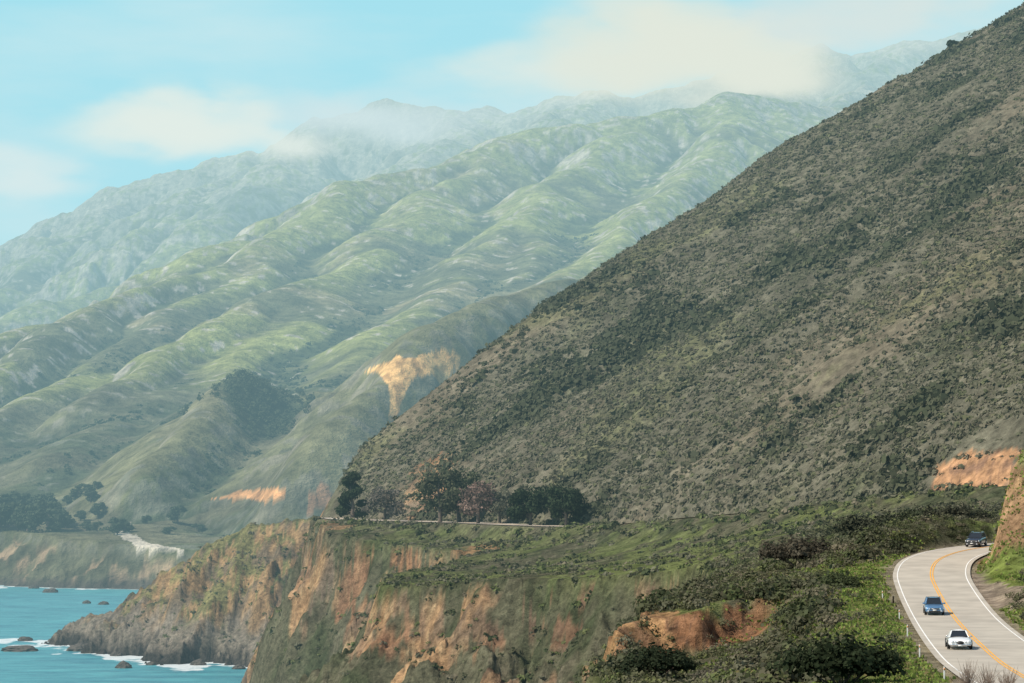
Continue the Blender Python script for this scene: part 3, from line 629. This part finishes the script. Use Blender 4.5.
M_twig=simple('twig',(.24,.18,.14),.9)
for (px,D) in [(985,172),(1005,170),(965,176)]:
    xx=(px-512)/F*D; z0=ground(xx,D)-.1; parts=[]
    for i in range(60):
        a=rng.random()*6.28; L_=rng.uniform(.8,2.0); t=rng.uniform(.15,.9); e1=np.array([math.cos(a)*t*.5,math.sin(a)*t*.5,L_*.5]); e2=e1+np.array([math.cos(a+rng.normal()*.6)*t*.5,math.sin(a+rng.normal()*.6)*t*.5,L_*.5])
        parts.append(tube([(0,0,0),e1,e2],[.02,.012,.005],4))
        e3=e1+np.array([rng.normal()*.3,rng.normal()*.3,L_*.3]); parts.append(tube([e1,(e1+e3)/2,e3],[.01,.008,.004],4))
    V,Q=join(parts); ob=mesh_np('bare_bush',V,Q,None,M_twig,True,label='leafless brown twiggy bush beside the road',cat='shrub'); ob.location=(xx,D,z0)
# ------------------------------------------------------------ sea rocks
M_rock=simple('sea_rock',(.075,.062,.05),.85,noise=.4,scale=.5,hz=True)
import bmesh
def rock(px,py,w,hh,lb='dark wet rock surrounded by white surf'):
    D=F*60/(py-480); xx=(px-512)/F*D; r=w*D/F/2
    bm=bmesh.new(); bmesh.ops.create_icosphere(bm,subdivisions=4,radius=1)
    co=np.array([v.co[:] for v in bm.verts]); s=rng.random()*50
    d=1+.35*fbm(co[:,0]*2+s,co[:,1]*2+co[:,2]*2,1.2,4,7)+.15*ridged(co[:,0]*3+s,co[:,2]*3+co[:,1],1,3,9)
    co=co*d[:,None]*np.array([r,r*.8,hh*D/F])
    for v,c in zip(bm.verts,co): v.co=c
    me=bpy.data.meshes.new('sea_rock'); bm.to_mesh(me); bm.free(); me.materials.append(M_rock)
    ob=bpy.data.objects.new('sea_rock',me); COL.objects.link(ob); ob.location=(xx,D,0); ob['label']=lb; ob['category']='rock'; ob['group']='rocks in the surf'
for r in [(22,650,34,5),(125,667,15,6),(27,640,14,4),(153,664,10,3),(60,641,18,6),(84,650,26,7),(105,604,10,3),(52,592,14,4),(118,655,12,4),(200,664,14,5),(35,588,10,3),(88,603,8,3),(180,662,9,4),(240,668,12,4),(262,666,16,6)]: rock(*r)
# ------------------------------------------------------------ cars
M_tyre=simple('tyre_rubber',(.02,.02,.02),.8); M_rim=simple('rim_metal',(.5,.5,.52),.35,.9); M_glass=simple('window_glass',(.02,.025,.03),.08,spec=.8); M_chrome=simple('chrome',(.7,.7,.72),.2,1.)
M_lamp=simple('lamp_glass',(.75,.77,.8),.1,spec=.8); M_blk=simple('black_trim',(.02,.02,.022),.5); M_plate=simple('plate_paint',(.7,.7,.68),.5); M_red=simple('amber_lamp',(.6,.2,.03),.3)
def pmesh(name,V,Fs,mat,parent,bev=0,sub=0,smooth=True):
    me=bpy.data.meshes.new(name); me.from_pydata([tuple(v) for v in V],[],Fs); me.update()
    bm=bmesh.new(); bm.from_mesh(me); bmesh.ops.recalc_face_normals(bm,faces=bm.faces)
    if bev: bmesh.ops.bevel(bm,geom=list(bm.edges),offset=bev,segments=2,affect='EDGES',profile=.6,clamp_overlap=True)
    for f in bm.faces: f.smooth=smooth
    bm.to_mesh(me); bm.free(); me.materials.append(mat)
    ob=bpy.data.objects.new(name,me); COL.objects.link(ob); ob.parent=parent
    if sub:
        m_=ob.modifiers.new('s','SUBSURF'); m_.levels=sub; m_.render_levels=sub
    return ob
def box(x0,x1,y0,y1,z0,z1):
    return [(x0,y0,z0),(x1,y0,z0),(x1,y1,z0),(x0,y1,z0),(x0,y0,z1),(x1,y0,z1),(x1,y1,z1),(x0,y1,z1)],[(0,1,2,3),(4,5,6,7),(0,1,5,4),(1,2,6,5),(2,3,7,6),(3,0,4,7)]
def lathe(prof,axis_x,k=20):
    V=[];Fs=[]
    for (xo,r) in prof:
        for j in range(k): V.append((axis_x+xo,math.cos(6.2832*j/k)*r,math.sin(6.2832*j/k)*r))
    for i in range(len(prof)-1):
        for j in range(k): Fs.append((i*k+j,i*k+(j+1)%k,(i+1)*k+(j+1)%k,(i+1)*k+j))
    Fs.append(tuple(range(k))); Fs.append(tuple(range((len(prof)-1)*k,len(prof)*k))); return V,Fs
def car(paint,label,s,style,Lc=4.5,Wc=1.8,Hc=1.45,off=-1.9,turn=0.):
    i=int(np.argmin(np.abs(RD[:200,1]-s)+np.where(RD[:200,0]>80,999,0))); p=RD[i]+(RD[i+1]-RD[i])*np.clip((s-RD[i,1])/(RD[i+1,1]-RD[i,1]),-.5,.5); t=RD[i+1]-RD[i-1]; t/=np.linalg.norm(t)
    nr=np.array([t[1],-t[0],0])
    a=math.atan2(t[0],t[1])*(1-turn); hz_=math.hypot(t[0],t[1]); t=np.array([math.sin(a)*hz_,math.cos(a)*hz_,t[2]])
    e=bpy.data.objects.new('car',None); COL.objects.link(e); e['label']=label; e['category']='car'; e['group']='cars driving along the highway'
    pos=p+nr*off; fwd=Vector((-t[0],-t[1],-t[2])); yv=-fwd; xv=Vector((yv.y,-yv.x,0)).normalized(); zv=xv.cross(yv)
    mtx=Matrix((xv,yv,zv)).transposed().to_4x4(); mtx.translation=Vector(pos)+Vector((0,0,.03)); e.matrix_world=mtx
    hw=Wc/2; hl=Lc/2
    suv=style=='suv'; cls=style=='classic'
    belt={'classic':.84,'hatch':.95,'suv':1.05}[style]; hood={'classic':.82,'hatch':.90,'suv':1.0}[style]; nose={'classic':.62,'hatch':.74,'suv':.86}[style]
    st=[(-hl,.80,.30,nose-.06),(-hl+.10,.92,.24,nose),(-hl+.45,.98,.20,hood-.05),(-hl+1.15,1.,.20,hood+.03),(-hl+1.45,1.,.20,belt),(0,1.,.2,belt+.01),(hl-1.0,1.,.2,belt+.02),(hl-.35,.97,.22,belt if not cls else belt-.07),(hl-.06,.92,.28,belt-.08 if not cls else belt-.2),(hl,.82,.34,belt-.18 if not cls else belt-.3)]
    V=[];Fs=[]
    for (yy_,wf,zb,zt) in st:
        w=hw*wf
        if cls: pr=[(w*.80,zb),(w*.95,zb+.10),(w,zb+(zt-zb)*.42),(w*.97,zb+(zt-zb)*.68),(w*.86,zt-.05),(w*.62,zt-.02),(w*.3,zt+.04)]
        else: pr=[(w*.82,zb),(w*.97,zb+.08),(w,zb+(zt-zb)*.45),(w*.985,zb+(zt-zb)*.72),(w*.93,zt-.06),(w*.80,zt),(w*.4,zt+.025)]
        pts=pr+[(-a,b_) for a,b_ in reversed(pr)]
        for a,b_ in pts: V.append((a,yy_,b_))
    k=14
    for a in range(len(st)-1):
        for j in range(k): Fs.append((a*k+j,a*k+(j+1)%k,(a+1)*k+(j+1)%k,(a+1)*k+j))
    Fs.append(tuple(range(k))); Fs.append(tuple(range((len(st)-1)*k,len(st)*k)))
    pmesh('body',V,Fs,paint,e,sub=1)
    yb0,yb1=-hl+(1.55 if cls else 1.4),(hl-.55 if not cls else hl-1.05); yr0,yr1=yb0+.7,(yb1-.3 if not cls else yb1-.75)
    wb,wt=hw*(.86 if not cls else .78),hw*(.72 if suv else .66 if not cls else .56)
    zb,zt=belt-.01-(.02 if cls else 0),Hc-.05
    def q(name,pts,mat=M_glass): return pmesh(name,pts,[tuple(range(len(pts)))],mat,e,smooth=False)
    def beam(a,b_,r,nm='pillar'):
        v,f=tube([a,(np.array(a)+np.array(b_))/2,b_],[r,r,r],6); pmesh(nm,v,[tuple(x_) for x_ in f],paint,e)
    for sx in (-1,1):
        q('side_window',[(sx*wb,yb0+.12,zb),(sx*wb,yb1-.1,zb),(sx*wt,yr1,zt),(sx*wt,yr0+.05,zt)])
        beam((sx*wb,yb0,zb),(sx*wt,yr0,zt),.045); beam((sx*wb,yb1,zb),(sx*wt,yr1,zt),.07); beam((sx*wb,(yb0+yb1)/2+.1,zb),(sx*wt*1.01,(yr0+yr1)/2+.05,zt),.035); beam((sx*wt,yr0,zt),(sx*wt,yr1,zt),.045,'roof_edge')
    q('windshield',[(-wb+.03,yb0,zb),(wb-.03,yb0,zb),(wt-.03,yr0,zt),(-wt+.03,yr0,zt)])
    q('rear_window',[(-wb+.03,yb1,zb),(wb-.03,yb1,zb),(wt-.03,yr1,zt),(-wt+.03,yr1,zt)])
    rv=[];rf=[]; ny,nx=6,7
    for a in range(ny):
        for b_ in range(nx):
            fy=a/(ny-1); fx=b_/(nx-1)*2-1; rv.append((fx*(wt+.02),yr0-.03+(yr1-yr0+.06)*fy,zt+.015+(.08 if cls else .05)*(1-fx**2)*(1-(2*fy-1)**4)))
    for a in range(ny-1):
        for b_ in range(nx-1): rf.append((a*nx+b_,a*nx+b_+1,(a+1)*nx+b_+1,(a+1)*nx+b_))
    pmesh('roof',rv,rf,paint,e)
    R=.32 if not suv else .36
    for sx in (-1,1):
        for yw in (-hl+.85,hl-.85):
            we=bpy.data.objects.new('wheel',None); COL.objects.link(we); we.parent=e; we.location=(0,yw,R)
            ax=sx*(hw-.10)
            v,f=lathe([(-.10,R*.6),(-.11,R*.92),(-.07,R),(.07,R),(.115,R*.92),(.105,R*.62)],ax); pmesh('tyre',v,f,M_tyre,we)
            v,f=lathe([(sx*.05,R*.2),(sx*.108,R*.6),(sx*.118,R*.55),(sx*.10,R*.45),(sx*.12,R*.12)],ax); pmesh('rim',v,f,M_rim,we)
            v,f=lathe([(-.02,R*1.13),(.004,R*1.13)],sx*(hw*1.0-.004)); ar=pmesh('wheel_arch',v,f,M_blk,e); ar.location=(0,yw,R+.02)
    yf=-hl
    if cls:
        for sx in (-1,1):
            for dx,r in ((.60,.12),(.38,.08)):
                V=[];k=16
                for ring,(dy,rr) in enumerate([(.14,r),(-.02,r),(-.06,r*.6)]):
                    for j in range(k): V.append((sx*dx+math.cos(6.2832*j/k)*rr,yf+dy,.58+math.sin(6.2832*j/k)*rr))
                Fs=[(a*k+j,a*k+(j+1)%k,(a+1)*k+(j+1)%k,(a+1)*k+j) for a in range(2) for j in range(k)]+[tuple(range(2*k,3*k))]
                pmesh('headlight',V,Fs,M_lamp,e)
        k=20; V=[(math.cos(6.2832*j/k)*.27,yf-.03,.50+math.sin(6.2832*j/k)*.13) for j in range(k)]+[(math.cos(6.2832*j/k)*.27,yf+.1,.50+math.sin(6.2832*j/k)*.13) for j in range(k)]
        pmesh('grille',V,[tuple(range(k))]+[(j,(j+1)%k,k+(j+1)%k,k+j) for j in range(k)],M_blk,e)
        v,f=box(-.80,.80,yf-.10,yf+.08,.30,.38); pmesh('bumper',v,f,M_chrome,e,bev=.03)
    else:
        for sx in (-1,1):
            a=[(sx*.48,yf-.02,nose-.20),(sx*hw*.90,yf+.10,nose-.17),(sx*hw*.93,yf+.22,nose-.02),(sx*.5,yf+.02,nose-.07)]
            V=a+[(p_[0],p_[1]+.12,p_[2]) for p_ in a]
            pmesh('headlight',V,[(0,1,2,3),(4,5,6,7),(0,1,5,4),(1,2,6,5),(2,3,7,6),(3,0,4,7)],M_lamp,e,bev=.015)
            v,f=box(*sorted((sx*.52,sx*.68)),yf-.02,yf+.1,.36,.44); pmesh('fog_light',v,f,M_lamp,e,bev=.02)
        v,f=box(-.42,.42,yf-.025,yf+.1,nose-.20,nose-.08); pmesh('grille',v,f,M_blk,e,bev=.02)
        v,f=box(-.55,.55,yf-.02,yf+.1,.27,.42); pmesh('air_intake',v,f,M_blk,e,bev=.02)
        v,f=box(-.40,.40,yf-.04,yf+.05,nose-.155,nose-.13); pmesh('grille_bar',v,f,M_chrome,e)
    v,f=box(-.17,.17,yf-.115 if cls else yf-.05,yf-.02,.42 if not cls else .25,.53 if not cls else .36); pmesh('number_plate',v,f,M_plate,e)
    for sx in (-1,1):
        v,f=box(*sorted((sx*(hw-.10),sx*(hw+(.08 if cls else .16)))),yb0+.22,yb0+.34,belt-.01,belt+(.09 if cls else .13)); pmesh('mirror',v,f,paint if not cls else M_chrome,e,bev=.03)
        v,f=box(*sorted((sx*.55,sx*.78)),hl-.10,hl+.02,belt-.35 if cls else belt-.25,belt-.25 if cls else belt-.1); pmesh('tail_light',v,f,M_red,e,bev=.02)
    for sx in (-.3,.3):
        v,f=tube([(sx-.25,yb0+.0,zb+.03),(sx,yb0+.06,zb+.055),(sx+.25,yb0+.12,zb+.10)],[.012]*3,5); pmesh('wiper',v,[tuple(a) for a in f],M_blk,e)
    if suv:
        for sx in (-1,1):
            v,f=tube([(sx*wt*.92,yr0+.1,zt+.10),(sx*wt*.92,0.3,zt+.13),(sx*wt*.92,yr1-.1,zt+.10)],[.025]*3,6); pmesh('roof_rail',v,[tuple(a) for a in f],M_chrome,e)
    return e
car(simple('white_car_paint',(.82,.82,.80),.35,coat=1),'white classic sedan with round headlights driving on the highway',214,'classic',4.6,1.82,1.33)
car(simple('blue_car_paint',(.10,.22,.38),.3,.3,coat=1),'blue compact hatchback driving on the highway',268,'hatch',4.3,1.8,1.55,off=-1.7)
car(simple('black_car_paint',(.02,.022,.025),.3,coat=1),'black sport utility vehicle rounding the bend',344.8,'suv',4.3,1.8,1.65,turn=.45)
# ------------------------------------------------------------ roadside furniture
M_post=simple('weathered_wood',(.30,.26,.21),.9,noise=.3,scale=4); M_wp=simple('white_post',(.70,.70,.66),.6)
def along(s,off):
    i=int(np.argmin(np.abs(RD[:120,1]-s))); t=RD[i+1]-RD[i-1]; t/=np.linalg.norm(t); return RD[i]+np.array([t[1],-t[0],0])*off, math.atan2(t[1],t[0])
fe=bpy.data.objects.new('guard_fence',None); COL.objects.link(fe); fe['label']='low weathered wooden guard fence along the road edge'; fe['category']='fence'
ys_=np.arange(287,322,5); pts=[]
for s in ys_:
    p,a=along(s,-5.0); z0=ground(p[0],p[1]); v,f=box(p[0]-.07,p[0]+.07,p[1]-.07,p[1]+.07,z0-.3,z0+.75); pmesh('post',v,f,M_post,fe,bev=.015); pts.append((p[0],p[1],z0+.58))
for a,b_ in zip(pts[:-1],pts[1:]):
    v,f=tube([a,(np.array(a)+np.array(b_))/2,b_],[.05,.05,.05],6); pmesh('rail',v,[tuple(q) for q in f],M_post,fe)
for s,off in [(183,-5.3),(205,-5.2),(235,-5.1),(262,-5.1),(280,-6.1),(300,9.5)]:
    p,a=along(s,off); z0=ground(p[0],p[1]); e=bpy.data.objects.new('marker_post',None); COL.objects.link(e); e.location=(p[0],p[1],z0); e['label']='slim reflector marker post on the road shoulder'; e['category']='post'; e['group']='marker posts along the road'
    v,f=box(-.045,.045,-.04,.04,-.2,.95); pmesh('post',v,f,M_wp,e,bev=.01); v,f=box(-.04,.04,-.05,-.042,.72,.88); pmesh('reflector',v,f,M_red,e)
# ------------------------------------------------------------ clouds
def cloud(px,py,D,wpx,hpx,dep,dens,colr,seed,label,ns=220,thr=.42):
    c=W(px,py,D); rx,rz=wpx*D/F/2,hpx*D/F/2
    bm=bmesh.new(); bmesh.ops.create_icosphere(bm,subdivisions=3,radius=1.0); me=bpy.data.meshes.new('cloud'); bm.to_mesh(me); bm.free()
    ob=bpy.data.objects.new('cloud',me); COL.objects.link(ob); ob.location=c; ob.scale=(rx*1.5,dep*1.5,rz*1.5); ob['kind']='structure'; ob['label']=label; ob['category']='cloud'
    m,N,L=newmat('cloud_vapour'); tc=N.new('ShaderNodeTexCoord')
    g=N.new('ShaderNodeNewGeometry'); mp=N.new('ShaderNodeMapping'); mp.inputs['Location'].default_value=(seed*3.1,seed,0); mp.inputs['Scale'].default_value=(1/ns,1/ns,2.6/ns); L.new(g.outputs['Position'],mp.inputs[0])
    nz=N.new('ShaderNodeTexNoise'); nz.inputs['Scale'].default_value=1; nz.inputs['Detail'].default_value=5; nz.inputs['Roughness'].default_value=.58; L.new(mp.outputs[0],nz.inputs['Vector'])
    n4=N.new('ShaderNodeTexNoise'); n4.inputs['Scale'].default_value=.45; n4.inputs['Detail'].default_value=3; L.new(mp.outputs[0],n4.inputs['Vector'])
    wv=N.new('ShaderNodeVectorMath'); wv.operation='SUBTRACT'; wv.inputs[1].default_value=(.5,.5,.5); L.new(n4.outputs['Color'],wv.inputs[0])
    ws=N.new('ShaderNodeVectorMath'); ws.operation='MULTIPLY'; ws.inputs[1].default_value=(1.3,1.3,2.3); L.new(wv.outputs[0],ws.inputs[0])
    wa=N.new('ShaderNodeVectorMath'); wa.operation='ADD'; L.new(tc.outputs['Object'],wa.inputs[0]); L.new(ws.outputs[0],wa.inputs[1])
    ln=N.new('ShaderNodeVectorMath'); ln.operation='LENGTH'; L.new(wa.outputs[0],ln.inputs[0])
    l0=N.new('ShaderNodeVectorMath'); l0.operation='LENGTH'; L.new(tc.outputs['Object'],l0.inputs[0])
    def M(op,a,b=None,cl=False):
        n=N.new('ShaderNodeMath'); n.operation=op; n.use_clamp=cl
        for i,v in enumerate([a,b]):
            if v is None: continue
            if isinstance(v,(int,float)): n.inputs[i].default_value=v
            else: L.new(v,n.inputs[i])
        return n.outputs[0]
    l2=M('MULTIPLY',ln.outputs['Value'],ln.outputs['Value']); fall=M('MAXIMUM',M('SUBTRACT',.85,l2),0.)
    edge=M('MULTIPLY',M('SUBTRACT',.97,l0.outputs['Value']),2.5,True)
    x=M('ADD',M('SUBTRACT',fall,thr),M('MULTIPLY',M('SUBTRACT',nz.outputs['Fac'],.5),3.6))
    x=M('MULTIPLY',M('MULTIPLY',M('MAXIMUM',x,0.),fall),edge); x=M('MULTIPLY',x,dens)
    ab=N.new('ShaderNodeVolumeAbsorption'); ab.inputs['Color'].default_value=(0,0,0,1); L.new(x,ab.inputs['Density'])
    em=N.new('ShaderNodeEmission'); em.inputs['Color'].default_value=(*colr,1); L.new(x,em.inputs['Strength'])  # vapour glows by itself in place of scattered sunlight
    a=N.new('ShaderNodeAddShader'); L.new(ab.outputs[0],a.inputs[0]); L.new(em.outputs[0],a.inputs[1])
    out=N.new('ShaderNodeOutputMaterial'); L.new(a.outputs[0],out.inputs['Volume']); me.materials.append(m)
cloud(690,50,5400,310,100,330,.024,(.76,.81,.72),1,'soft white fog bank lying on the mountain crest',thr=.25)
cloud(560,66,5900,330,80,330,.010,(.74,.83,.78),6,'thinner edge of the white fog bank',thr=.3)
cloud(205,124,6000,260,74,300,.024,(.76,.85,.80),2,'soft pale cloud drifting across the far ridge',thr=.25)
cloud(25,170,6000,210,60,260,.014,(.70,.83,.83),3,'thin pale cloud near the far ridge',thr=.3)
cloud(390,108,6300,330,66,300,.009,(.64,.79,.81),4,'thin veil of mist over the far range',thr=.3)
cloud(860,14,6200,340,70,300,.013,(.68,.78,.76),5,'thin grey fog over the highest ridge',thr=.3)
# ------------------------------------------------------------ sun, sky, camera
el,az=math.radians(46),math.radians(-116)   # azimuth measured from +Y towards +X
sd=Vector((math.sin(az)*math.cos(el),math.cos(az)*math.cos(el),math.sin(el)))
sl_=bpy.data.lights.new('sun','SUN'); sl_.energy=4.9; sl_.angle=math.radians(.5); sl_.color=(1,.92,.79)
so=bpy.data.objects.new('sun',sl_); COL.objects.link(so); so.rotation_euler=sd.to_track_quat('Z','Y').to_euler()
w=bpy.data.worlds.new('World'); scene.world=w; w.use_nodes=True; N=w.node_tree.nodes; L=w.node_tree.links; N.clear()
sky=N.new('ShaderNodeTexSky'); sky.sky_type='NISHITA'; sky.sun_disc=False; sky.sun_elevation=el; sky.sun_rotation=az; sky.air_density=1.2; sky.dust_density=1.5
sc_=N.new('ShaderNodeVectorMath'); sc_.operation='SCALE'; sc_.inputs['Scale'].default_value=.11; L.new(sky.outputs[0],sc_.inputs[0])
tc=N.new('ShaderNodeTexCoord'); sp=N.new('ShaderNodeSeparateXYZ'); L.new(tc.outputs['Generated'],sp.inputs[0])
rp=N.new('ShaderNodeValToRGB'); rp.color_ramp.elements[0].position=.5; rp.color_ramp.elements[0].color=(.50,.79,.85,1); rp.color_ramp.elements[1].position=.59; rp.color_ramp.elements[1].color=(.37,.75,.86,1)
hm=N.new('ShaderNodeMath'); hm.operation='MULTIPLY_ADD'; hm.inputs[1].default_value=.5; hm.inputs[2].default_value=.5; L.new(sp.outputs['Z'],hm.inputs[0]); L.new(hm.outputs[0],rp.inputs[0])
mp=N.new('ShaderNodeMapping'); mp.inputs['Scale'].default_value=(5,5,22); L.new(tc.outputs['Generated'],mp.inputs[0])
cn=N.new('ShaderNodeTexNoise'); cn.inputs['Scale'].default_value=1.6; cn.inputs['Detail'].default_value=5; cn.inputs['Roughness'].default_value=.5; L.new(mp.outputs[0],cn.inputs['Vector'])
cr=N.new('ShaderNodeMapRange'); cr.inputs[1].default_value=.45; cr.inputs[2].default_value=.75; cr.inputs[4].default_value=.55; L.new(cn.outputs['Fac'],cr.inputs[0])
cm=N.new('ShaderNodeMixRGB'); cm.inputs[2].default_value=(.70,.84,.84,1); L.new(cr.outputs[0],cm.inputs[0]); L.new(rp.outputs[0],cm.inputs[1])
hz=N.new('ShaderNodeMapRange'); hz.inputs[1].default_value=.2; hz.inputs[2].default_value=.45; hz.inputs[3].default_value=1; hz.inputs[4].default_value=0; L.new(sp.outputs['Z'],hz.inputs[0])
mx=N.new('ShaderNodeMixRGB'); L.new(hz.outputs[0],mx.inputs[0]); L.new(sc_.outputs[0],mx.inputs[1]); L.new(cm.outputs[0],mx.inputs[2])
bg=N.new('ShaderNodeBackground'); bg.inputs['Strength'].default_value=1; L.new(mx.outputs[0],bg.inputs[0]); wo=N.new('ShaderNodeOutputWorld'); L.new(bg.outputs[0],wo.inputs[0])
cam=bpy.data.cameras.new('camera'); co=bpy.data.objects.new('camera',cam); COL.objects.link(co); scene.camera=co
cam.sensor_width=36; cam.lens=F/1024*36; cam.clip_start=1; cam.clip_end=60000
co.location=(0,0,60); co.rotation_euler=(math.radians(90)+math.atan(138.5/F),0,0)
scene.view_settings.view_transform='Standard'; scene.view_settings.look='None'; scene.view_settings.exposure=0
print('done',time.time()-T0)
